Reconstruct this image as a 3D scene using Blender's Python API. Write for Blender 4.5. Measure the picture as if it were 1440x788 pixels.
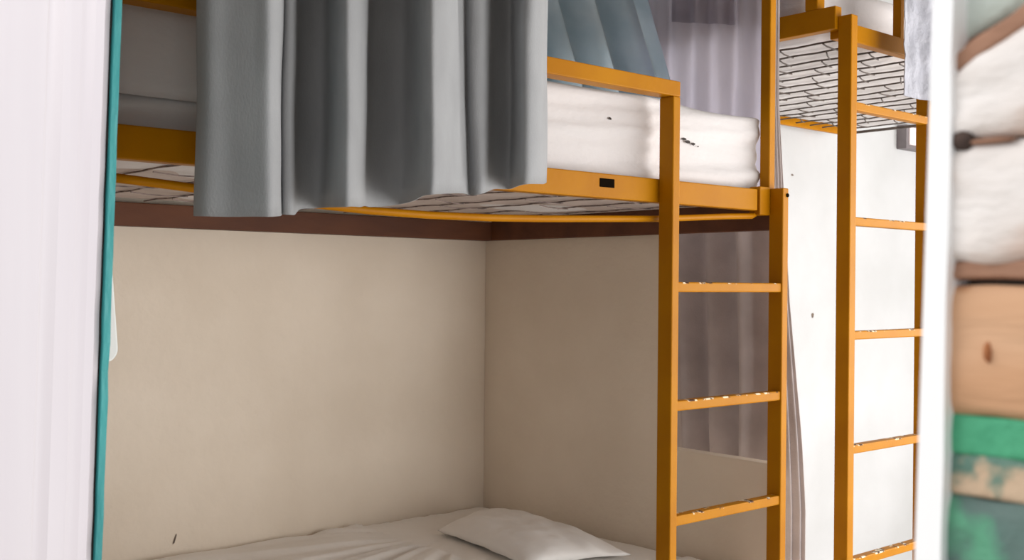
import bpy, bmesh, math, random
from mathutils import Vector, Matrix, noise
for o in list(bpy.data.objects): bpy.data.objects.remove(o)
S = bpy.context.scene
C = S.collection
H = 1.62                       # eye height; all heights below are given relative to it, the floor is at z = 0
R = random.Random(7)

# ------------------------------------------------------------------ camera
TH, ROLL, FPX = math.radians(49.2), math.radians(0.5), 1540.0
fwd = Vector((math.cos(TH), math.sin(TH), 0)); rgt = Vector((math.sin(TH), -math.cos(TH), 0)); upv = Vector((0, 0, 1))
c_, s_ = math.cos(ROLL), math.sin(ROLL)
ax = rgt * c_ + upv * s_; ay = -rgt * s_ + upv * c_
cd = bpy.data.cameras.new('camera'); cam = bpy.data.objects.new('camera', cd); C.objects.link(cam)
m = Matrix((ax, ay, -fwd)).transposed().to_4x4(); m.translation = Vector((0, 0, H)); cam.matrix_world = m
cd.sensor_width = 36; cd.lens = FPX / 1440 * 36; cd.shift_y = 4 / 1440; cd.clip_start = 0.02
cd.dof.use_dof = True; cd.dof.focus_distance = 2.7; cd.dof.aperture_fstop = 11
S.camera = cam

# ------------------------------------------------------------------ sky, daylight, exposure
w = bpy.data.worlds.new('sky'); S.world = w; w.use_nodes = True
bg = w.node_tree.nodes['Background']; bg.inputs[0].default_value = (0.96, 0.98, 1.0, 1); bg.inputs[1].default_value = 0.85
def area(name, loc, size, target, power, col):
    l = bpy.data.lights.new(name, 'AREA'); l.shape = 'RECTANGLE'; l.size, l.size_y = size; l.energy = power; l.color = col
    o = bpy.data.objects.new(name, l); C.objects.link(o); o.location = loc
    o.rotation_euler = (Vector(target) - Vector(loc)).to_track_quat('-Z', 'Y').to_euler()
    return o
area('window_daylight', (4.1, -0.93, 1.2), (3.9, 2.1), (3.0, 3.0, 1.0), 134, (1.0, 0.985, 0.965))
area('side_fill_light', (6.55, 0.3, 1.7), (2.2, 2.2), (2.0, 1.9, 1.7), 92, (1.0, 0.985, 0.965))  # unseen source, added to strengthen the light from the right
sl = bpy.data.lights.new('sun', 'SUN'); sl.energy = 1.35; sl.angle = math.radians(50); sl.color = (1.0, 0.96, 0.94)
so = bpy.data.objects.new('sun', sl); C.objects.link(so); so.rotation_euler = Vector((.62, -.55, -.5)).to_track_quat('-Z', 'Y').to_euler()
S.view_settings.view_transform = 'Standard'; S.view_settings.look = 'None'; S.view_settings.gamma = 1
S.view_settings.use_curve_mapping = False
S.view_settings.exposure = 0.1

# ------------------------------------------------------------------ materials
def lin(c):
    return tuple(((v / 255) / 12.92 if v / 255 <= 0.04045 else ((v / 255 + 0.055) / 1.055) ** 2.4) for v in c) + (1,)
def mat(name, col, col2=None, scale=4.0, rough=0.6, bump=0.0, bscale=60.0, stretch=(1, 1, 1), spec=0.5, detail=4, trans=0.0, sheen=0.0, lo=0.35, hi=0.65):
    M = bpy.data.materials.new(name); M.use_nodes = True; nt = M.node_tree; b = nt.nodes['Principled BSDF']
    b.inputs['Roughness'].default_value = rough; b.inputs['Specular IOR Level'].default_value = spec
    if sheen: b.inputs['Sheen Weight'].default_value = sheen
    tc = nt.nodes.new('ShaderNodeTexCoord'); mp = nt.nodes.new('ShaderNodeMapping'); mp.inputs['Scale'].default_value = stretch
    nt.links.new(tc.outputs['Object'], mp.inputs[0])
    n = nt.nodes.new('ShaderNodeTexNoise'); n.inputs['Scale'].default_value = scale; n.inputs['Detail'].default_value = detail
    nt.links.new(mp.outputs[0], n.inputs['Vector'])
    r = nt.nodes.new('ShaderNodeValToRGB'); r.color_ramp.elements[0].color = lin(col); r.color_ramp.elements[1].color = lin(col2 or col)
    r.color_ramp.elements[0].position = lo; r.color_ramp.elements[1].position = hi
    nt.links.new(n.outputs[0], r.inputs[0]); nt.links.new(r.outputs[0], b.inputs['Base Color'])
    if bump:
        n2 = nt.nodes.new('ShaderNodeTexNoise'); n2.inputs['Scale'].default_value = bscale; n2.inputs['Detail'].default_value = 5
        nt.links.new(mp.outputs[0], n2.inputs['Vector'])
        bp = nt.nodes.new('ShaderNodeBump'); bp.inputs['Strength'].default_value = bump; bp.inputs['Distance'].default_value = 0.01
        nt.links.new(n2.outputs[0], bp.inputs['Height']); nt.links.new(bp.outputs[0], b.inputs['Normal'])
    if trans:
        t = nt.nodes.new('ShaderNodeBsdfTranslucent'); nt.links.new(r.outputs[0], t.inputs[0])
        mx = nt.nodes.new('ShaderNodeMixShader'); mx.inputs[0].default_value = trans
        nt.links.new(b.outputs[0], mx.inputs[1]); nt.links.new(t.outputs[0], mx.inputs[2])
        nt.links.new(mx.outputs[0], nt.nodes['Material Output'].inputs[0])
    M['ramp'] = r.name
    return M
def overlay(M, col, scale, lo, hi, detail=5, stretch=(1, 1, 1)):
    """patches of a second colour (chipped paint, stains) over a material"""
    nt = M.node_tree; b = nt.nodes['Principled BSDF']; src = b.inputs['Base Color'].links[0].from_socket
    tc = nt.nodes.new('ShaderNodeTexCoord'); mp = nt.nodes.new('ShaderNodeMapping'); mp.inputs['Scale'].default_value = stretch
    nt.links.new(tc.outputs['Object'], mp.inputs[0])
    n = nt.nodes.new('ShaderNodeTexNoise'); n.inputs['Scale'].default_value = scale; n.inputs['Detail'].default_value = detail
    nt.links.new(mp.outputs[0], n.inputs['Vector'])
    mr = nt.nodes.new('ShaderNodeMapRange'); mr.inputs[1].default_value = lo; mr.inputs[2].default_value = hi
    nt.links.new(n.outputs[0], mr.inputs[0])
    mx = nt.nodes.new('ShaderNodeMixRGB'); nt.links.new(mr.outputs[0], mx.inputs[0]); nt.links.new(src, mx.inputs[1]); mx.inputs[2].default_value = lin(col)
    nt.links.new(mx.outputs[0], b.inputs['Base Color'])
    return M
def chips(M, axis_z, col, col2):
    """paint chipped along the upper edge of a rung (object space)"""
    nt = M.node_tree; b = nt.nodes['Principled BSDF']; src = b.inputs['Base Color'].links[0].from_socket
    tc = nt.nodes.new('ShaderNodeTexCoord'); sp = nt.nodes.new('ShaderNodeSeparateXYZ'); nt.links.new(tc.outputs['Object'], sp.inputs[0])
    n = nt.nodes.new('ShaderNodeTexNoise'); n.inputs['Scale'].default_value = 28; n.inputs['Detail'].default_value = 4; nt.links.new(tc.outputs['Object'], n.inputs['Vector'])
    geo = nt.nodes.new('ShaderNodeObjectInfo')
    ad = nt.nodes.new('ShaderNodeVectorMath'); nt.links.new(tc.outputs['Object'], ad.inputs[0])
    cb = nt.nodes.new('ShaderNodeCombineXYZ'); ml = nt.nodes.new('ShaderNodeMath'); ml.operation = 'MULTIPLY'; ml.inputs[1].default_value = 9
    nt.links.new(geo.outputs['Random'], ml.inputs[0]); nt.links.new(ml.outputs[0], cb.inputs[1]); nt.links.new(cb.outputs[0], ad.inputs[1]); nt.links.new(ad.outputs[0], n.inputs['Vector'])
    a = nt.nodes.new('ShaderNodeMapRange'); a.inputs[1].default_value = axis_z; a.inputs[2].default_value = axis_z + 0.003; nt.links.new(sp.outputs[2], a.inputs[0])
    k = nt.nodes.new('ShaderNodeMapRange'); k.inputs[1].default_value = 0.56; k.inputs[2].default_value = 0.60; nt.links.new(n.outputs[0], k.inputs[0])
    q = nt.nodes.new('ShaderNodeMath'); q.operation = 'MULTIPLY'; nt.links.new(a.outputs[0], q.inputs[0]); nt.links.new(k.outputs[0], q.inputs[1])
    n3 = nt.nodes.new('ShaderNodeTexNoise'); n3.inputs['Scale'].default_value = 70; nt.links.new(ad.outputs[0], n3.inputs['Vector'])
    r3 = nt.nodes.new('ShaderNodeValToRGB'); r3.color_ramp.elements[0].position = .47; r3.color_ramp.elements[1].position = .53
    r3.color_ramp.elements[0].color = lin(col); r3.color_ramp.elements[1].color = lin(col2); nt.links.new(n3.outputs[0], r3.inputs[0])
    mx = nt.nodes.new('ShaderNodeMixRGB'); nt.links.new(q.outputs[0], mx.inputs[0]); nt.links.new(src, mx.inputs[1]); nt.links.new(r3.outputs[0], mx.inputs[2])
    nt.links.new(mx.outputs[0], b.inputs['Base Color'])
    return M

YEL = (182, 120, 0); YEL2 = (170, 108, 0)
m_yel = mat('yellow_enamel', YEL, YEL2, 5, 0.45, 0.06, 90, spec=0.10)
m_rung = chips(mat('yellow_enamel_worn', YEL, YEL2, 5, 0.45, 0.06, 90, spec=0.10), 0.0075, (70, 40, 25), (240, 225, 195))
m_wire = mat('dark_wire', (66, 56, 50), (92, 80, 72), 30, 0.6)
m_brown = mat('brown_rail', (108, 62, 34), (88, 48, 26), 9, 0.7, 0.2, 40, (.3, 1, 1))  # rear and foot rails: darker brown than the yellow frame
m_softwire = mat('greyed_wire', (150, 134, 128), (96, 84, 80), 24, 0.7, lo=.45, hi=.6)
m_scuff = mat('brown_scuff', (120, 104, 92), (104, 90, 80), 30, 0.9)
m_dark = mat('dark_plug', (22, 17, 12), None, 5, 0.9, spec=0.0)
m_wall = mat('white_plaster', (204, 204, 205), (192, 192, 192), 1.6, 0.85, 0.18, 26, spec=0.2)
m_alc = mat('cream_plaster', (241, 228, 211), (231, 217, 199), 2.2, 0.85, 0.25, 30, spec=0.2)
m_floor = mat('pale_cement', (200, 195, 188), (186, 181, 174), 3, 0.7, 0.1, 20)
m_door = mat('brown_boards', (124, 112, 102), (106, 95, 86), 6, 0.85, 0.3, 30, (1, 1, .15))
m_front = mat('grey_plaster', (150, 146, 142), (138, 134, 130), 3, 0.9)
m_ceil = mat('grey_ceiling', (176, 174, 170), None, 3, 0.9)
m_sheet = mat('white_cotton', (220, 215, 214), (211, 206, 205), 3, 0.8, 0.18, 55, (1, 1, 1.6), spec=0.2, sheen=0.1)
m_low = mat('white_cotton_low', (246, 242, 237), (240, 235, 229), 3, 0.8, 0.18, 40, spec=0.2, sheen=0.1)
m_pil = mat('pillow_cotton', (246, 243, 240), (238, 234, 230), 3, 0.8, 0.15, 40, spec=0.2)
m_ticking = mat('mattress_ticking', (204, 190, 184), (190, 175, 168), 6, 0.85, 0.2, 30)
m_cur = mat('grey_curtain_cloth', (158, 159, 161), (150, 151, 153), 14, 0.85, 0.12, 300, (1, 1, .5), spec=0.15, trans=0.03, sheen=0.1)
m_blue = mat('blue_grey_cloth', (228, 236, 241), (216, 227, 233), 9, 0.8, 0.15, 160, spec=0.2, trans=0.8)
m_sheer = mat('lilac_sheer', (226, 223, 230), (216, 213, 221), 7, 0.85, 0.12, 160, (1, 1, .4), spec=0.1, trans=0.75)
m_band = mat('lilac_hem', (226, 222, 228), (218, 213, 220), 7, 0.85, spec=0.1, trans=0.75)
m_lowcur = mat('taupe_grey_cloth', (210, 200, 198), (196, 186, 184), 9, 0.85, 0.15, 160, spec=0.15, trans=0.28)
m_light = mat('pale_grey_cloth', (186, 186, 194), (172, 172, 181), 22, 0.85, 0.5, 60, (1, .6, 1), spec=0.15, trans=0.1)
m_wpaint = mat('white_gloss_paint', (234, 226, 230), (227, 218, 223), 3, 0.35, 0.05, 30, (1, 1, .2))
m_wjamb = mat('bright_white_paint', (250, 250, 250), None, 3, 0.5)
m_teal = overlay(mat('teal_paint', (72, 170, 170), (56, 146, 148), 12, 0.5, 0.3, 60, (1, 1, .3)), (205, 210, 205), 30, .68, .72, 4, (1, 1, .15))
m_gap = mat('weathered_dark', (40, 34, 34), (70, 60, 56), 20, 0.9)
m_plast = mat('white_plastic', (232, 234, 232), None, 3, 0.35)
m_box = mat('grey_box_metal', (130, 122, 124), (112, 104, 106), 8, 0.5)
m_boxin = mat('pale_box_lid', (232, 220, 218), None, 8, 0.5)
m_lime = overlay(mat('limewashed_timber', (240, 234, 230), (222, 212, 205), 28, 0.85, 0.6, 60, (1, .35, 1), spec=0.2), (200, 172, 156), 30, .54, .72, 5, (1, .4, 1))
m_tan = overlay(mat('bare_tan_timber', (214, 172, 138), (202, 156, 120), 26, 0.8, 0.5, 60, (1, .12, 1), spec=0.2), (180, 118, 74), 22, .66, .72, 3, (1, .7, .6))
m_rust = mat('rotten_brown_timber', (170, 128, 104), (118, 84, 66), 30, 0.9, 0.6, 60, (1, .3, 1))
m_hole = mat('dark_brown_hole', (84, 66, 58), (60, 46, 40), 60, 0.9)
m_knot = mat('orange_knot', (176, 112, 68), (160, 98, 58), 60, 0.8)
m_mix = overlay(mat('tan_and_green_timber', (204, 178, 150), (190, 162, 134), 22, 0.8, 0.5, 50), (96, 128, 114), 26, .46, .53, 5)
m_green = overlay(mat('green_chipped_timber', (84, 170, 128), (66, 150, 112), 22, 0.7, 0.5, 60, spec=0.3), (206, 186, 156), 26, .60, .63, 5)
m_slate = overlay(mat('dark_green_grey_timber', (104, 120, 116), (84, 112, 104), 22, 0.8, 0.5, 50), (92, 156, 124), 20, .56, .66, 5)
m_pgreen = mat('pale_green_timber', (206, 214, 206), (190, 200, 190), 20, 0.8, 0.4, 50)
m_ground = mat('pale_paving', (196, 190, 182), (176, 170, 160), 3, 0.9)

# ------------------------------------------------------------------ geometry helpers
def Z(z): return z + H
def link(name, bm, ma, parent=None, smooth=False, origin=None):
    me = bpy.data.meshes.new(name)
    if origin is not None: bmesh.ops.translate(bm, verts=bm.verts, vec=-Vector(origin))
    bm.normal_update(); bm.to_mesh(me); bm.free(); me.materials.append(ma)
    if smooth:
        for p in me.polygons: p.use_smooth = True
    o = bpy.data.objects.new(name, me); C.objects.link(o)
    if origin is not None: o.location = origin
    if parent is not None:
        o.parent = parent; o.matrix_parent_inverse = Matrix.Identity(4)
        if origin is not None: o.location = Vector(origin) - parent.location
        else: o.location = -parent.location
    return o
def addbox(bm, lo, hi, bev=0.0, seg=2):
    b = bmesh.new(); bmesh.ops.create_cube(b, size=1)
    for v in b.verts:
        v.co = Vector([lo[i] + (v.co[i] + .5) * (hi[i] - lo[i]) for i in range(3)])
    if bev: bmesh.ops.bevel(b, geom=b.edges[:], offset=bev, segments=seg, affect='EDGES', profile=0.5)
    me = bpy.data.meshes.new('t'); b.to_mesh(me); b.free(); bm.from_mesh(me); bpy.data.meshes.remove(me)
def box(name, lo, hi, ma, parent=None, bev=0.0, seg=2, smooth=False):
    bm = bmesh.new(); addbox(bm, lo, hi, bev, seg)
    return link(name, bm, ma, parent, smooth, [(lo[i] + hi[i]) / 2 for i in range(3)])
def addtube(bm, pts, r, n=10):
    rings = []
    for i, p in enumerate(pts):
        p = Vector(p); a = Vector(pts[max(i - 1, 0)]); b = Vector(pts[min(i + 1, len(pts) - 1)])
        t = (b - a).normalized(); u = t.cross(Vector((0, 0, 1)) if abs(t.z) < .9 else Vector((1, 0, 0))).normalized(); v = u.cross(t)
        rings.append([bm.verts.new(p + (u * math.cos(k * 2 * math.pi / n) + v * math.sin(k * 2 * math.pi / n)) * r) for k in range(n)])
    for i in range(len(rings) - 1):
        for k in range(n): bm.faces.new((rings[i][k], rings[i][(k + 1) % n], rings[i + 1][(k + 1) % n], rings[i + 1][k]))
    bm.faces.new(rings[0][::-1]); bm.faces.new(rings[-1])
    bmesh.ops.recalc_face_normals(bm, faces=bm.faces)
def tube(name, pts, r, ma, parent=None, n=10):
    bm = bmesh.new(); addtube(bm, pts, r, n); return link(name, bm, ma, parent, True)
def tag(o, label=None, cat=None, group=None, kind=None):
    if label: o['label'] = label
    if cat: o['category'] = cat
    if group: o['group'] = group
    if kind: o['kind'] = kind
    return o
def thing(name, loc, label, cat, group=None):
    o = bpy.data.objects.new(name, None); C.objects.link(o); o.location = loc; o.empty_display_size = .1
    return tag(o, label, cat, group)
def struct(o): o['kind'] = 'structure'; return o
def catmull(pts, sub=5):
    out = []
    for i in range(len(pts) - 1):
        p0, p1, p2, p3 = pts[max(i - 1, 0)], pts[i], pts[i + 1], pts[min(i + 2, len(pts) - 1)]
        for k in range(sub):
            t = k / sub
            out.append([.5 * (2 * b + (c - a) * t + (2 * a - 5 * b + 4 * c - d) * t * t + (3 * b - a - 3 * c + d) * t ** 3) for a, b, c, d in zip(p0, p1, p2, p3)])
    out.append(list(pts[-1])); return out
def cloth(name, path, ztop, rows, ma, parent=None, warp=None, thick=0.003, sub=5, hem=0.0):
    """hanging cloth: path = plan points (x, y, hem z) from one end to the other"""
    pts = catmull(path, sub); bm = bmesh.new(); grid = []
    for j in range(rows + 1):
        f = j / rows; row = []
        for i, p in enumerate(pts):
            z = ztop + (p[2] - ztop) * f; x, y = p[0], p[1]
            if warp: x, y = warp(x, y, z, f, i / (len(pts) - 1))
            row.append(bm.verts.new((x, y, Z(z))))
        grid.append(row)
    for j in range(rows):
        for i in range(len(pts) - 1): bm.faces.new((grid[j][i], grid[j + 1][i], grid[j + 1][i + 1], grid[j][i + 1]))
    xs = [p[0] for p in pts]; ys = [p[1] for p in pts]
    o = link(name, bm, ma, parent, True, (sum(xs) / len(xs), sum(ys) / len(ys), Z(min(p[2] for p in pts))))
    md = o.modifiers.new('thickness', 'SOLIDIFY'); md.thickness = thick; md.offset = 0
    return o

# ------------------------------------------------------------------ the setting
YB, XE = 3.165, 2.60          # back wall, partition at the foot of the near bunk
struct(box('floor', (0.3, -1.1, -0.1), (6.7, 3.3, 0), m_floor))
struct(box('ceiling', (0.3, -1.1, 3.5), (6.7, 3.3, 3.6), m_ceil))
bm = bmesh.new(); addbox(bm, (0.3, YB, 0), (XE + .04, YB + .12, 3.5)); struct(link('wall_back', bm, m_alc, None, False, (1.5, YB, 0)))
bm = bmesh.new(); addbox(bm, (XE + .04, YB, 0), (6.7, YB + .12, 3.5)); struct(link('wall_back_bright', bm, m_wall, None, False, (4.6, YB, 0))).name = 'wall_far'
bm = bmesh.new(); addbox(bm, (XE, 2.272, 0), (XE + .03, YB, Z(.255)), .002); addbox(bm, (XE, 1.868, 0), (XE + .045, 2.272, Z(-.51)), .004)
struct(link('wall_partition', bm, m_alc, None, False, (XE, 2.6, 0)))
bm = bmesh.new()
for lo, hi in (((6.6, -1.0, 0), (6.7, -.85, 3.5)), ((6.6, 1.45, 0), (6.7, YB, 3.5)), ((6.6, -.85, 0), (6.7, 1.45, .55)), ((6.6, -.85, 2.85), (6.7, 1.45, 3.5))): addbox(bm, lo, hi)
struct(link('wall_right', bm, m_wall, None, False, (6.65, 1, 0)))
bm = bmesh.new()
for lo, hi in (((6.62, -.85, .55), (6.68, -.79, 2.85)), ((6.62, 1.39, .55), (6.68, 1.45, 2.85)), ((6.62, -.85, .55), (6.68, 1.45, .61)), ((6.62, -.85, 2.79), (6.68, 1.45, 2.85))): addbox(bm, lo, hi, .003)
struct(link('added_window', bm, m_wpaint, None, False, (6.65, .3, .55)))  # made-up window frame, added around the side light
bm = bmesh.new()
for lo, hi in (((.3, -1.1, 0), (2.1, -1.0, 3.5)), ((6.2, -1.1, 0), (6.7, -1.0, 3.5)), ((2.1, -1.1, 0), (6.2, -1.0, .1)), ((2.1, -1.1, 2.35), (6.2, -1.0, 3.5))): addbox(bm, lo, hi)
struct(link('wall_front', bm, m_front, None, False, (4, -1.05, 0)))
bm = bmesh.new()
for lo, hi in (((2.1, -1.08, .1), (2.16, -1.02, 2.35)), ((6.14, -1.08, .1), (6.2, -1.02, 2.35)), ((2.1, -1.08, .1), (6.2, -1.02, .16)), ((2.1, -1.08, 2.29), (6.2, -1.02, 2.35))): addbox(bm, lo, hi, .003)
struct(link('window_1', bm, m_wpaint, None, False, (4, -1.05, .6)))
# door wall: thin boarded wall at x = 0.5
bm = bmesh.new(); addbox(bm, (.508, 1.47, 0), (.535, YB, 3.5)); addbox(bm, (.512, -1.0, 0), (.54, .262, 3.5)); addbox(bm, (.512, .262, 2.25), (.535, 1.47, 3.5))
struct(link('wall_door', bm, m_door, None, False, (.52, 1.5, 0)))
struct(box('ground', (-4, -5, -.1), (.3, 6, -.01), m_ground))

# left: white door leaf with a teal edge, standing just inside the frame
door = bpy.data.objects.new('door_1', None); C.objects.link(door); door.location = (.505, 1.6, 0); struct(door)
def lean_board(name, x0, x1, y0, y1, ma, rag=0.0, bev=.002, seed=0):
    bm = bmesh.new(); n = 60; g = []
    for j in range(n + 1):
        z = 2.2 * j / n; sh = -.072 * (z - H)
        e = rag * noise.noise(Vector((seed, 3.1, z * 23))) + rag * .6 * noise.noise(Vector((seed, 9.1, z * 70)))
        g.append([bm.verts.new(p) for p in ((x0, y0 + sh + e, z), (x1, y0 + sh + e, z), (x1, y1, z), (x0, y1, z))])
    for j in range(n):
        for k in range(4): bm.faces.new((g[j][k], g[j][(k + 1) % 4], g[j + 1][(k + 1) % 4], g[j + 1][k]))
    bm.faces.new(g[0][::-1]); bm.faces.new(g[-1]); bmesh.ops.recalc_face_normals(bm, faces=bm.faces)
    return link(name, bm, ma, door)
lean_board('edge_board', .5098, .5180, 1.368, 1.60, m_teal, .0035, seed=1)['label'] = 'teal painted edge board'
lean_board('weathered_core', .506, .5098, 1.378, 1.60, m_gap, .004, seed=2)['label'] = 'dark gap behind the white face'
lean_board('face_board', .500, .506, 1.374, 1.47, m_wpaint, .002, seed=3)
def moulding(name, y0, y1, x0, r):
    bm = bmesh.new(); n = 40; g = []
    prof = [(x0, y0)] + [(x0 - r * math.sin(math.pi * k / 8) ** 1.2, y0 + (y1 - y0) * k / 8) for k in range(1, 8)] + [(x0, y1)]
    for j in range(n + 1):
        z = 2.2 * j / n; sh = -.072 * (z - H)
        g.append([bm.verts.new((x, y + sh, z)) for x, y in prof])
    for j in range(n):
        for k in range(len(prof) - 1): bm.faces.new((g[j][k], g[j][k + 1], g[j + 1][k + 1], g[j + 1][k]))
    bmesh.ops.recalc_face_normals(bm, faces=bm.faces)
    return link(name, bm, m_wpaint, door, True)
moulding('moulding', 1.525, 1.60, .5025, .0075)
moulding('moulding', 1.405, 1.455, .500, .0025)
box('door_panel', (.502, 1.44, 0), (.508, 2.6, 2.2), m_wpaint, door, .001)

# right: boarded outer wall with bright white jamb strip
jamb = bpy.data.objects.new('trim_1', None); C.objects.link(jamb); jamb.location = (.5, .262, 0); struct(jamb)
bm = bmesh.new(); n = 60; g = []
for j in range(n + 1):
    z = 2.25 * j / n; sh = .026 * (H - z); sh = max(min(sh, .02), -.02)
    wv = .0012 * noise.noise(Vector((1.3, 4, z * 30)))
    g.append([bm.verts.new(p) for p in ((.490, .2555 + sh * .55 + wv, z), (.490, .2672 + sh, z), (.512, .2672 + sh, z), (.512, .2555 + sh * .55 + wv, z))])
for j in range(n):
    for k in range(4): bm.faces.new((g[j][k], g[j][(k + 1) % 4], g[j + 1][(k + 1) % 4], g[j + 1][k]))
bm.faces.new(g[0]); bm.faces.new(g[-1]); bmesh.ops.recalc_face_normals(bm, faces=bm.faces)
link('jamb_strip', bm, m_wjamb, jamb)['label'] = 'bright white door jamb strip'
def plank(z0, z1, x0, ma, seed, label=None, bulge=.004, amp=.0015, tilt=(0, 0)):
    """rough horizontal board, its length along y, edges uneven"""
    bm = bmesh.new(); ny, nz = 46, 12; y0, y1 = -.95, .2575; g = []
    ysp = [y0 + (y1 - y0) * (1 - (1 - i / ny) ** 3) for i in range(ny + 1)]
    for i, y in enumerate(ysp):
        e0 = amp * 1.6 * noise.noise(Vector((seed, y * 40, 0))); e1 = amp * 1.6 * noise.noise(Vector((seed + 5, y * 40, 0)))
        ty = max(0, y - .20) - .03; e0 -= tilt[0] * ty; e1 -= tilt[1] * ty
        row = []
        for k in range(nz + 1):
            f = k / nz; z = z0 + e0 + (z1 + e1 - z0 - e0) * f
            x = x0 - bulge * (1 - (2 * f - 1) ** 8) - amp * noise.noise(Vector((seed * 3, y * 60, z * 60))) - amp * noise.noise(Vector((seed * 3, y * 150, z * 150))) * .6
            row.append(bm.verts.new((x, y, Z(z))))
        row.append(bm.verts.new((.512, y, Z(z1)))); row.append(bm.verts.new((.512, y, Z(z0)))); g.append(row)
    L = len(g[0])
    for i in range(ny):
        for k in range(L): bm.faces.new((g[i][k], g[i][(k + 1) % L], g[i + 1][(k + 1) % L], g[i + 1][k]))
    bm.faces.new(g[0]); bm.faces.new(g[-1]); bmesh.ops.recalc_face_normals(bm, faces=bm.faces)
    o = link('plank', bm, ma, jamb, True, (.5, .2, Z((z0 + z1) / 2)))
    if label: o['label'] = label
    return o
plank(.1265, .22, .508, m_pgreen, 1, 'pale green board above the limewashed ones', tilt=(.55, 0))
plank(.113, .125, .500, m_rust, 2, 'brown rotten board edge', .005, tilt=(.5, .55))
plank(.069, .1145, .497, m_lime, 3, 'limewashed board', tilt=(0, .5))
plank(.012, .067, .497, m_lime, 4, 'limewashed board')
plank(.0035, .0125, .500, m_rust, 5, 'brown rotten board edge', .004)
plank(-.060, .0005, .499, m_tan, 6, 'bare tan board with a knot', .003, .0008)
plank(-.079, -.0602, .499, m_green, 7, 'green paint chipping off tan wood', .0015, .0008)
plank(-.098, -.0788, .499, m_mix, 9, 'tan wood with green grey paint remains', .0015, .0008)
plank(-.19, -.0985, .499, m_slate, 8, 'dark green grey weathered board', .003)
z = -.191
while z > -1.2:
    plank(z - .1, z - .001, .499, m_slate if z < -.5 else m_tan, int(z * 100)); z -= .101
z = .221
while z < .9:
    plank(z, z + .099, .505, m_pgreen, int(z * 100)); z += .1
# knot hole in the limewashed boards and knot in the tan board
def knot(y, z, x, ry, rz, ma, label):
    bm = bmesh.new(); bmesh.ops.create_uvsphere(bm, u_segments=14, v_segments=8, radius=1)
    for v in bm.verts:
        k = 1 + .25 * noise.noise(v.co * 2); v.co = Vector((v.co.x * .003, v.co.y * ry * k, v.co.z * rz * k))
    o = link('knot', bm, ma, jamb, True); o.location = Vector((x, y, Z(z))) - jamb.location; o['label'] = label
knot(.251, .0685, .4942, .0060, .0048, m_hole, 'dark knot hole'); knot(.238, .0672, .495, .013, .0016, m_rust, 'brown split running from the knot hole')
knot(.2385, -.030, .4958, .0018, .0048, m_knot, 'orange brown knot')

# ------------------------------------------------------------------ bunk beds
YF = 1.82                      # front plane of the ladders
def wire_base(root, x0, x1, y0, y1, z, step, seed, ma=m_wire, r=.0034, nl=6):
    """sprung wire base: cross wires and short links, each its own mesh"""
    rr = random.Random(seed); n = int((x1 - x0) / step); L = y1 - y0
    bm = bmesh.new(); pts = [(.012 * math.sin(k * 1.9) * (1 if k % 2 else -1) * .4, -L / 2 + L * k / 14, .002 * (k % 2)) for k in range(15)]
    addtube(bm, pts, r, 5); me = bpy.data.meshes.new('wire'); bm.to_mesh(me); bm.free(); me.materials.append(ma)
    bm = bmesh.new(); addtube(bm, [(-step * .5, -.012, 0), (-step * .2, -.004, -.003), (step * .25, .006, -.002), (step * .5, .012, 0)], r * .8, 5)
    ml = bpy.data.meshes.new('link'); bm.to_mesh(ml); bm.free(); ml.materials.append(ma)
    for i in range(n + 1):
        x = x0 + step * i
        o = bpy.data.objects.new('wire', me); C.objects.link(o); o.parent = root
        o.location = Vector((x + rr.uniform(-.012, .012), (y0 + y1) / 2, Z(z))) - root.location; o.rotation_euler = (0, 0, rr.uniform(-.018, .018))
        if i < n:
            for k in range(nl):
                y = y0 + L * (k + .3 + .45 * (i % 2) + rr.uniform(-.1, .1)) / (nl + .2)
                q = bpy.data.objects.new('link', ml); C.objects.link(q); q.parent = root
                q.location = Vector((x + step / 2, y, Z(z - .003))) - root.location; q.rotation_euler = (0, 0, rr.uniform(-.3, .3))
def rung(root, x0, x1, z1):
    bm = bmesh.new(); addbox(bm, (x0, YF + .004, z1 - .026), (x1, YF + .034, z1), .0035)
    return link('rung', bm, m_rung, root, False, ((x0 + x1) / 2, YF + .019, z1 - .013))

bed = thing('bunk_bed', (1.6, 2.5, 0), 'yellow metal bunk bed on the left, with ladder, guard rail and grey curtain', 'bunk bed', 'bunk beds')
XL, XR = .665, 2.594
box('ladder_stile', (2.102, YF, 0), (2.129, YF + .047, Z(.474)), m_yel, bed, .003)
box('ladder_stile', (2.567, YF, 0), (2.594, YF + .047, Z(.272)), m_yel, bed, .003)
for z in (.006, -.296, -.588, -.88): rung(bed, 2.129, 2.578, Z(z))
box('guard_rail', (XL, YF, Z(.474)), (2.129, YF + .047, Z(.513)), m_yel, bed, .003)
box('guard_post', (XL, YF, Z(.21)), (XL + .03, YF + .047, Z(.474)), m_yel, bed, .003)
fr = box('front_rail', (XL, 1.867, Z(.208)), (2.515, 1.90, Z(.268)), m_yel, bed, .003)
p = box('bolt_slot', (1.888, 1.8655, Z(.234)), (1.940, 1.872, Z(.256)), m_dark, bed, .002); p['label'] = 'small dark rectangular slot'
p.parent = fr; p.location = Vector((1.914, 1.86875, Z(.245))) - Vector(((XL + 2.515) / 2, 1.8835, Z(.238)))
box('corner_plate', (2.519, 1.862, Z(.196)), (2.567, 1.90, Z(.276)), m_yel, bed, .003)
box('post', (2.567, 1.867, Z(.20)), (2.594, 1.90, Z(1.75)), m_yel, bed, .003)
box('post', (XL, 1.905, 0), (XL + .04, 1.94, Z(1.75)), m_yel, bed, .003)
box('rear_rail', (XL, 3.10, Z(.155)), (XR, YB - .002, Z(.222)), m_brown, bed, .003)['label'] = 'brown rail along the wall'
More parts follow.
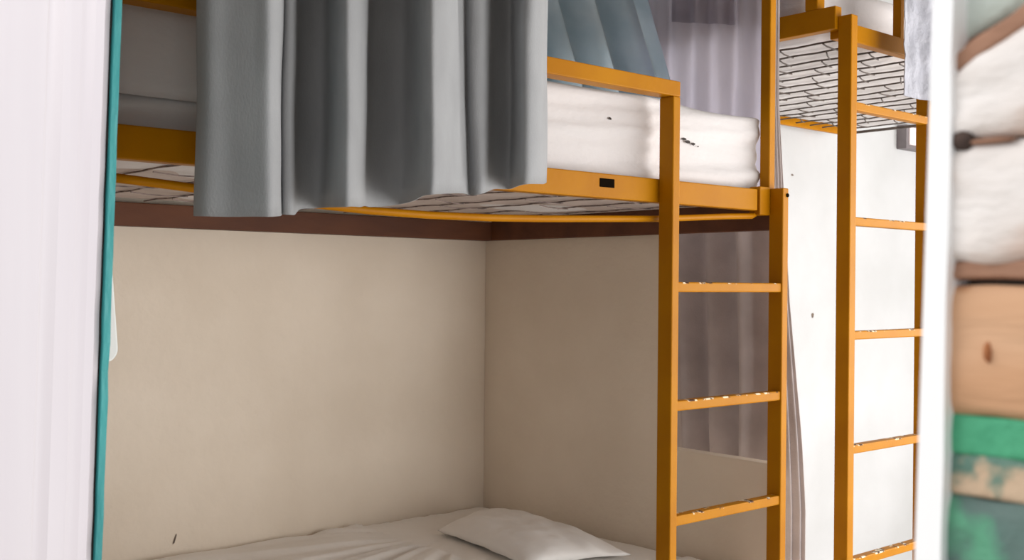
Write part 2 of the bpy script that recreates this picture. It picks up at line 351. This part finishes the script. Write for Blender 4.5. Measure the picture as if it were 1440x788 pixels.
box('end_rail', (2.572, 1.868, Z(.155)), (2.598, 3.10, Z(.234)), m_brown, bed, .003)['label'] = 'brown rail at the foot'
box('end_rail', (XL, 1.94, Z(.155)), (XL + .04, 3.10, Z(.222)), m_yel, bed, .003)
tube('curtain_rail', [(.67, 1.885, Z(.178)), (.75, 1.885, Z(.174)), (.863, 1.885, Z(.167)), (1.05, 1.885, Z(.154)), (1.245, 1.885, Z(.145)), (1.39, 1.885, Z(.143)), (1.56, 1.885, Z(.145)), (1.72, 1.885, Z(.150)), (2.125, 1.885, Z(.168)), (2.40, 1.885, Z(.187)), (2.51, 1.885, Z(.193)), (2.525, 1.885, Z(.198)), (2.531, 1.885, Z(.215)), (2.531, 1.88, Z(.24))], .0085, m_yel, bed)
wire_base(bed, .75, 2.50, 1.905, 3.09, .227, .17, 3, m_softwire, .0022, 3)
box('lower_rail', (XL, 1.89, Z(-1.02)), (XR, 1.92, Z(-.96)), m_yel, bed, .003)
box('lower_base', (XL, 1.92, Z(-1.0)), (XR, YB - .01, Z(-.975)), m_wire, bed, .003)['label'] = 'dark slab base under the lower mattress'
box('leg', (XR - .04, 3.1, 0), (XR, 3.14, Z(-1.0)), m_yel, bed, .003); box('leg', (XL, 3.1, 0), (XL + .04, 3.14, Z(-1.0)), m_yel, bed, .003)

bed2 = thing('bunk_bed', (3.9, 2.4, 0), 'second, higher yellow bunk bed behind, seen from below with its wire base', 'bunk bed', 'bunk beds')
X2 = 2.904
box('ladder_stile', (X2, YF, 0), (2.938, YF + .047, Z(.815)), m_yel, bed2, .003)
box('ladder_stile', (3.364, YF, 0), (3.394, YF + .047, Z(.70)), m_yel, bed2, .003)
for z in (.556, .208, -.137, -.482, -.826): rung(bed2, 2.938, 3.394 - .012, Z(z))
box('front_rail', (2.92, 1.869, Z(.752)), (4.86, 1.905, Z(.807)), m_yel, bed2, .003)
box('end_rail', (2.89, 1.867, Z(.776)), (2.925, 3.06, Z(.846)), m_yel, bed2, .003)
box('end_bar', (4.845, 1.905, Z(.758)), (4.86, 3.06, Z(.77)), m_wire, bed2, .002)['label'] = 'dark end bar of the wire base'
box('rear_rail', (2.925, 3.04, Z(.750)), (4.845, 3.06, Z(.79)), m_yel, bed2, .003)
box('post', (2.89, 1.93, Z(.846)), (2.93, 1.975, Z(1.75)), m_yel, bed2, .003)
box('post', (3.272, 1.872, Z(.79)), (3.296, 1.90, Z(1.75)), m_yel, bed2, .003)
box('post', (4.83, 1.87, 0), (4.862, 1.905, Z(1.75)), m_yel, bed2, .003)
box('wall_bracket', (3.2, 3.058, Z(.776)), (3.25, YB - .001, Z(.80)), m_yel, bed2, .002); box('wall_bracket', (4.64, 3.058, Z(.776)), (4.68, YB - .001, Z(.80)), m_yel, bed2, .002)
wire_base(bed2, 2.98, 4.80, 1.91, 3.02, .762, .115, 11)

# ------------------------------------------------------------------ mattresses, pillow
def mattress(name, lo, hi, ma, label, cat='mattress', wr=.006, fx=2.0, seed=0, nx=110, ny=60, nz=18, mode='side', r=.045):
    bm = bmesh.new(); bmesh.ops.create_cube(bm, size=1)
    lo = Vector(lo); hi = Vector(hi); dim = hi - lo; cen = (lo + hi) / 2
    bm.free(); bm = bmesh.new(); vs = {}
    def V(i, j, k):
        key = (i, j, k)
        if key in vs: return vs[key]
        u = Vector((i / nx, j / ny, k / nz)); q = Vector([lo[a] + dim[a] * u[a] for a in range(3)])
        inn = Vector([min(max(q[a], lo[a] + r), hi[a] - r) for a in range(3)]); d = q - inn
        nrm = d.normalized() if d.length > 1e-6 else Vector((0, 0, 1))
        if d.length > 1e-6: q = inn + nrm * r
        h = 0
        if mode == 'side':
            s = (q.z * 1.0 - (q.x - 2) * .07)
            h = wr * noise.noise(Vector((q.x * fx, q.y * 2, s * 34 + seed))) + wr * .5 * noise.noise(Vector((q.x * fx * 2, q.y * 5, s * 60 + seed)))
        else:
            dx, dy = q.x - 2.25, q.y - 2.85
            ang = math.atan2(dy, dx); rad = math.hypot(dx, dy)
            h = wr * math.exp(-((rad - .45) / .6) ** 2) * (.5 - abs(noise.noise(Vector((ang * 7, rad * .9, 3 + seed)))) * 2.2) + wr * .5 * noise.noise(Vector((q.x * 5, q.y * 5, seed)))
        if mode != 'side' and q.x > 2.03 and q.y > 2.15: h = h * .3 - .004
        vs[key] = bm.verts.new(q + nrm * h); return vs[key]
    def face(a, b, c, d): bm.faces.new((a, b, c, d))
    for i in range(nx):
        for j in range(ny):
            face(V(i, j, nz), V(i + 1, j, nz), V(i + 1, j + 1, nz), V(i, j + 1, nz)); face(V(i, j, 0), V(i, j + 1, 0), V(i + 1, j + 1, 0), V(i + 1, j, 0))
        for k in range(nz):
            face(V(i, 0, k), V(i + 1, 0, k), V(i + 1, 0, k + 1), V(i, 0, k + 1)); face(V(i, ny, k), V(i, ny, k + 1), V(i + 1, ny, k + 1), V(i + 1, ny, k))
    for j in range(ny):
        for k in range(nz):
            face(V(0, j, k), V(0, j, k + 1), V(0, j + 1, k + 1), V(0, j + 1, k)); face(V(nx, j, k), V(nx, j + 1, k), V(nx, j + 1, k + 1), V(nx, j, k + 1))
    o = link(name, bm, ma, None, True, (cen.x, cen.y, lo.z)); tag(o, label, cat); return o
mu = mattress('mattress', (.712, 1.912, Z(.236)), (2.588, 3.09, Z(.483)), m_sheet, 'white sheeted mattress on the upper bunk behind the guard rail', wr=.016, fx=.45, seed=2, r=.022)
us = box('underside', (.73, 1.93, Z(.2315)), (2.56, 3.07, Z(.2365)), m_ticking, mu, .002); us['label'] = 'brownish grey underside cloth'
fs = cloth('folded_sheet', [(.715, 1.9045, .327), (.9, 1.904, .327), (1.2, 1.9045, .327), (1.5, 1.9045, .325)], .495, 6, m_sheet, mu, None, .006, 4); fs['label'] = 'folded edge of the sheet'
mu['group'] = 'mattresses on the bunks'
ml_ = mattress('mattress', (XL + .02, 1.94, Z(-.974)), (XE - .008, YB - .008, Z(-.822)), m_low, 'white sheeted mattress on the lower bunk under the pillow', wr=.014, seed=5, mode='top', nx=150, ny=110)
ml_['group'] = 'mattresses on the bunks'
m2 = mattress('mattress', (2.945, 1.99, Z(.773)), (4.82, 3.015, Z(.98)), m_sheet, 'white mattress lying on the far high bunk', wr=.006, seed=9)
m2['group'] = 'mattresses on the bunks'
def stain(name, parent, pts, y, label):
    bm = bmesh.new()
    for (x, z, rx, rz) in pts:
        n = 12; c = [bm.verts.new((x + rx * math.cos(k * 2 * math.pi / n) * R.uniform(.6, 1.2), y, Z(z + rz * math.sin(k * 2 * math.pi / n) * R.uniform(.6, 1.2)))) for k in range(n)]
        bm.faces.new(c[::-1])
    o = link(name, bm, m_gap, parent); o['label'] = label
stain('ink_mark', mu, [(2.247, .387, .012, .004), (2.262, .381, .014, .005), (2.285, .377, .009, .004), (2.305, .372, .004, .002)], 1.9085, 'dark smudge near the foot end')
stain('ink_mark', mu, [(1.965, .412, .006, .004)], 1.9085, 'tiny dark spot')

def pillow():
    P4 = [Vector((2.155, 2.86)), Vector((2.085, 2.34)), Vector((2.415, 2.24)), Vector((2.50, 2.98))]   # front-left, front-right, back-right, back-left in plan
    n = 44; bm = bmesh.new(); G = {}
    for side in (1, -1):
        for i in range(n + 1):
            for j in range(n + 1):
                if side < 0 and (i in (0, n) or j in (0, n)): G[(side, i, j)] = G[(1, i, j)]; continue
                u, v = i / n, j / n
                a, b = 2 * u - 1, 2 * v - 1
                pu = u + .035 * math.sin(math.pi * u * 2) * 0; q = (P4[0] * (1 - u) + P4[1] * u) * (1 - v) + (P4[3] * (1 - u) + P4[2] * u) * v
                cen = (P4[0] + P4[1] + P4[2] + P4[3]) / 4
                pinch = 1 - .05 * (1 - a * a) * abs(b) ** 4 - .05 * (1 - b * b) * abs(a) ** 4
                q = cen + (q - cen) * pinch
                prof = max(0, (1 - abs(a) ** 2.6) * (1 - abs(b) ** 2.6)) ** .55
                z = -.810 + (.062 if side > 0 else -.010) * prof
                if side > 0: z += prof ** .3 * (.007 * noise.noise(Vector((u * 4 + v * 2, v * 9 - u * 3, 1))) + .004 * noise.noise(Vector((u * 14, v * 8, 4))))
                z += .006 * noise.noise(Vector((u * 5, v * 5, 7))) * (1 - prof)
                G[(side, i, j)] = bm.verts.new((q.x, q.y, Z(z)))
    for i in range(n):
        for j in range(n):
            f = [G[(1, i, j)], G[(1, i + 1, j)], G[(1, i + 1, j + 1)], G[(1, i, j + 1)]]; bm.faces.new(f)
            f = [G[(-1, i, j)], G[(-1, i, j + 1)], G[(-1, i + 1, j + 1)], G[(-1, i + 1, j)]]; bm.faces.new(f)
    bmesh.ops.recalc_face_normals(bm, faces=bm.faces)
    return link('pillow', bm, m_pil, None, True, (2.29, 2.6, Z(-.824)))
tag(pillow(), 'thin white pillow lying in the corner of the lower bunk', 'pillow')

def scuff(name, x, z, rx, rz, rot, wall):
    bm = bmesh.new(); n = 12
    c = [bm.verts.new((rx * math.cos(k * 2 * math.pi / n) * R.uniform(.6, 1.1), 0, rz * math.sin(k * 2 * math.pi / n) * R.uniform(.6, 1.1))) for k in range(n)]
    bm.faces.new(c)
    o = link(name, bm, m_scuff, wall); o.location = Vector((x, YB - .0012, Z(z))) - wall.location; o.rotation_euler = (0, rot, 0)
wa = bpy.data.objects['wall_back']; wf = bpy.data.objects['wall_far']
scuff('scuff_mark', 1.395, -.782, .004, .024, .35, wa)
scuff('scuff_mark', 4.538, .541, .012, .006, 0, wf); scuff('scuff_mark', 5.018, .211, .012, .008, .3, wf); scuff('scuff_mark', 4.72, -.15, .012, .014, .3, wf)
bm = bmesh.new(); bmesh.ops.create_cone(bm, cap_ends=True, segments=12, radius1=.0055, radius2=.0055, depth=.004)
k = link('bolt', bm, m_dark, bed); k.rotation_euler = (math.pi / 2, 0, 0); k.location = Vector((2.5865, YF - .001, Z(.252))) - bed.location; k['label'] = 'dark bolt head'
# ------------------------------------------------------------------ curtains
hang = [(0.787, 1.715, 0.106), (0.794, 1.69, 0.105), (0.825, 1.675, 0.105), (0.858, 1.652, 0.106), (0.878, 1.638, 0.106), (0.897, 1.65, 0.108), (0.922, 1.68, 0.111), (0.949, 1.725, 0.115), (0.961, 1.742, 0.118), (0.956, 1.725, 0.117), (0.967, 1.722, 0.117), (0.987, 1.745, 0.119), (1.013, 1.782, 0.127), (1.032, 1.8, 0.134), (1.061, 1.804, 0.137), (1.073, 1.785, 0.138), (1.056, 1.73, 0.135), (1.039, 1.68, 0.132), (1.035, 1.65, 0.131), (1.055, 1.655, 0.133), (1.086, 1.68, 0.135), (1.12, 1.72, 0.14), (1.16, 1.775, 0.145), (1.19, 1.802, 0.146), (1.23, 1.804, 0.15), (1.254, 1.785, 0.155), (1.244, 1.735, 0.158), (1.217, 1.67, 0.162), (1.21, 1.638, 0.162), (1.235, 1.645, 0.165), (1.294, 1.68, 0.172), (1.351, 1.72, 0.178), (1.398, 1.765, 0.182), (1.419, 1.78, 0.182), (1.42, 1.76, 0.181), (1.435, 1.755, 0.185), (1.469, 1.785, 0.193), (1.504, 1.803, 0.201), (1.543, 1.8, 0.203), (1.518, 1.75, 0.203), (1.494, 1.7, 0.203), (1.509, 1.69, 0.205), (1.549, 1.71, 0.209), (1.593, 1.745, 0.214), (1.636, 1.785, 0.222)]
def wfront(x, y, z, f, t):
    g = 1 - f
    x += .012 * noise.noise(Vector((t * 9, z * 2.2, 1))) * g + .004 * noise.noise(Vector((t * 20, z * 5, 2)))
    y = 1.73 + (y - 1.73) * (.90 + .1 * f) + .006 * noise.noise(Vector((t * 14, z * 2, 5))) + .001 * noise.noise(Vector((t * 50, z * 10, 5)))
    b = math.exp(-((x - 1.385) / .05) ** 2)                      # the fold that flares towards its hem
    x -= .05 * b * min(1, g * 1.6)
    return x, min(y, 1.808)
tag(cloth('curtain', hang, 1.25, 34, m_cur, None, wfront, .003, 6), 'large grey curtain in deep folds across the front of the near upper bunk', 'curtain')
tube('upper_curtain_rail', [(.54, 1.757, Z(1.262)), (2.60, 1.757, Z(1.262))], .010, m_yel, bed); box('rail_bracket', (2.575, 1.757, Z(1.25)), (2.59, 1.867, Z(1.275)), m_yel, bed, .002)

# blue-grey curtain inside the upper bunk, its folds slanting down to the right
bp = []
n = 46
for i in range(n + 1):
    y = 3.13 - (3.13 - 2.315) * i / n; t = i / n
    bp.append((2.685 + .060 * math.sin(i * 2 * math.pi / 9.2) + .008 * noise.noise(Vector((i * .7, 0, 0))), y + .024 * math.sin(i * 2 * math.pi / 9.2 + 1.1), .492))
def wblue(x, y, z, f, t): return x + .004 * noise.noise(Vector((t * 20, z * 4, 3))), min(3.14, y + .45 * max(0, (z - .65)) * (1 - .2 * t))
tag(cloth('curtain', bp, 1.25, 18, m_blue, None, wblue, .002, 3), 'blue-grey curtain with slanting folds behind the upper mattress', 'curtain')
sp_ = []
for i in range(31):
    y = 2.56 - (2.56 - 2.035) * i / 30; sp_.append((2.80 + .010 * math.sin(i * 1.25) + .007 * noise.noise(Vector((i * .5, 2, 0))), y, .26))
sh = cloth('sheer_curtain', sp_, 1.30, 22, m_sheer, None, lambda x, y, z, f, t: (x + .008 * noise.noise(Vector((t * 6, z * 2.5, 9))), y + .03 * (1 - f) * (.5 - t)), .0015, 4)
tag(sh, 'pale lilac sheer curtain at the foot of the upper bunk', 'curtain')
hb = cloth('hem_band', [(p[0] - .012, p[1], .875 - .0036 * i) for i, p in enumerate(sp_[8:24])], 1.30, 5, m_band, sh, None, .0015, 4)
hb['label'] = 'darker doubled band of cloth'; hb.location = hb.location
lc = []
for i in range(41):
    t = i / 40; y = 2.60 - (2.60 - 1.955) * t
    lc.append((2.775 + .052 * math.sin(t * 30) * (.4 + .6 * math.sin(t * 9 + 1) ** 2) + .010 * noise.noise(Vector((i * .33, 7, 0))), y, -.62))
def wlow(x, y, z, f, t): return x + .006 * noise.noise(Vector((t * 12, z * 3, 9))), y - .10 * f * (1 - t) + .02 * (1 - t) + .012 * noise.noise(Vector((t * 5, z * 2, 1)))
tag(cloth('curtain', lc, .25, 24, m_lowcur, None, wlow, .003, 4), 'taupe grey bunched curtain hanging behind the near ladder below the bunk', 'curtain')
st = []
for i in range(25):
    t = i / 24; st.append((2.70 + .04 * t, 1.905 - .075 * t + .010 * math.sin(t * 16), -1.15))
def wst(x, y, z, f, t):
    k = min(1, max(0, (.55 - z) / 1.2)); k2 = min(1, max(0, (-.05 - z) / .4))
    return 2.70 + (x - 2.70) * (.3 + .7 * k), 1.952 - .045 * k + (y - 1.905) * (.15 + .30 * k + .22 * k2)
tag(cloth('curtain', st, 1.3, 40, m_lowcur, None, wst, .003, 3), 'narrow grey curtain edge falling beside the right stile of the near ladder', 'curtain')
rc = []
for i in range(25):
    t = i / 24; rc.append((3.128 + .26 * t, 1.775 + .008 * math.sin(t * 9) + .004 * math.sin(t * 21), .592 - .006 * t))
def wrc(x, y, z, f, t): return x + .004 * noise.noise(Vector((z * 14, 2, t))), y + .008 * noise.noise(Vector((t * 6, z * 11, 4))) + .004 * noise.noise(Vector((t * 12, z * 30, 4)))
tag(cloth('curtain', rc, 1.3, 40, m_light, None, wrc, .003, 3), 'short pale grey crinkled curtain over the top of the far ladder', 'curtain')
tube('upper_curtain_rail', [(2.92, 1.778, Z(1.312)), (4.86, 1.778, Z(1.312))], .010, m_yel, bed2); box('rail_bracket', (4.84, 1.778, Z(1.30)), (4.855, 1.87, Z(1.325)), m_yel, bed2, .002)
tube('foot_curtain_rail', [(2.715, 1.80, Z(1.312)), (2.715, YB, Z(1.312))], .010, m_yel, bed)

# ------------------------------------------------------------------ small things
wb = thing('wall_box', (5.60, YB - .05, Z(.75)), 'small grey framed box on the white wall beyond the far ladder', 'wall box')
box('case', (5.50, YB - .06, Z(.750)), (5.75, YB, Z(.880)), m_box, wb, .004)
box('lid', (5.525, YB - .066, Z(.772)), (5.745, YB - .055, Z(.868)), m_boxin, wb, .002)['label'] = 'pale lid'
# white plastic board that hangs by the bed end
def board():
    bm = bmesh.new(); pts = []
    w_, h_, r_ = .085, .30, .022
    for cx, cz, a0 in ((w_ / 2 - r_, h_ / 2 - r_, 0), (-w_ / 2 + r_, h_ / 2 - r_, 90), (-w_ / 2 + r_, -h_ / 2 + r_, 180), (w_ / 2 - r_, -h_ / 2 + r_, 270)):
        for k in range(7):
            a = math.radians(a0 + 15 * k); pts.append((cx + r_ * math.cos(a), cz + r_ * math.sin(a)))
    f = [bm.verts.new((x, -.006, z)) for x, z in pts]; b = [bm.verts.new((x, .006, z)) for x, z in pts]
    bm.faces.new(f); bm.faces.new(b[::-1])
    for k in range(len(pts)): bm.faces.new((f[k], b[k], b[(k + 1) % len(pts)], f[(k + 1) % len(pts)]))
    bmesh.ops.recalc_face_normals(bm, faces=bm.faces); bmesh.ops.bevel(bm, geom=[e for e in bm.edges if e.is_boundary is False and abs(e.calc_face_angle(0)) > 1], offset=.003, segments=2, affect='EDGES')
    return link('plastic_board', bm, m_plast, None, False)
pb = board(); pb.location = (.643, 1.812, Z(.010)); pb.rotation_euler = (0, math.radians(-4.5), 0)
tag(pb, 'white rounded plastic board hanging beside the teal door edge', 'board')
bm = bmesh.new(); addtube(bm, [(-.01, 0, .13), (.0, .001, .18), (.045, .0015, .24)], .002, 6); k = link('hanging_cord', bm, m_box, None); k.parent = pb
bm = bmesh.new(); addbox(bm, (-.004, -.0075, -.03), (.004, -.005, .03), .001); k = link('slot', bm, m_box, None); k.parent = pb; k.location = (.026, -.0, -.08); k['label'] = 'small grey slot'

for o in list(C.objects):
    if o.parent is None and o.get('category') == 'curtain': o['group'] = 'curtains around the bunks'
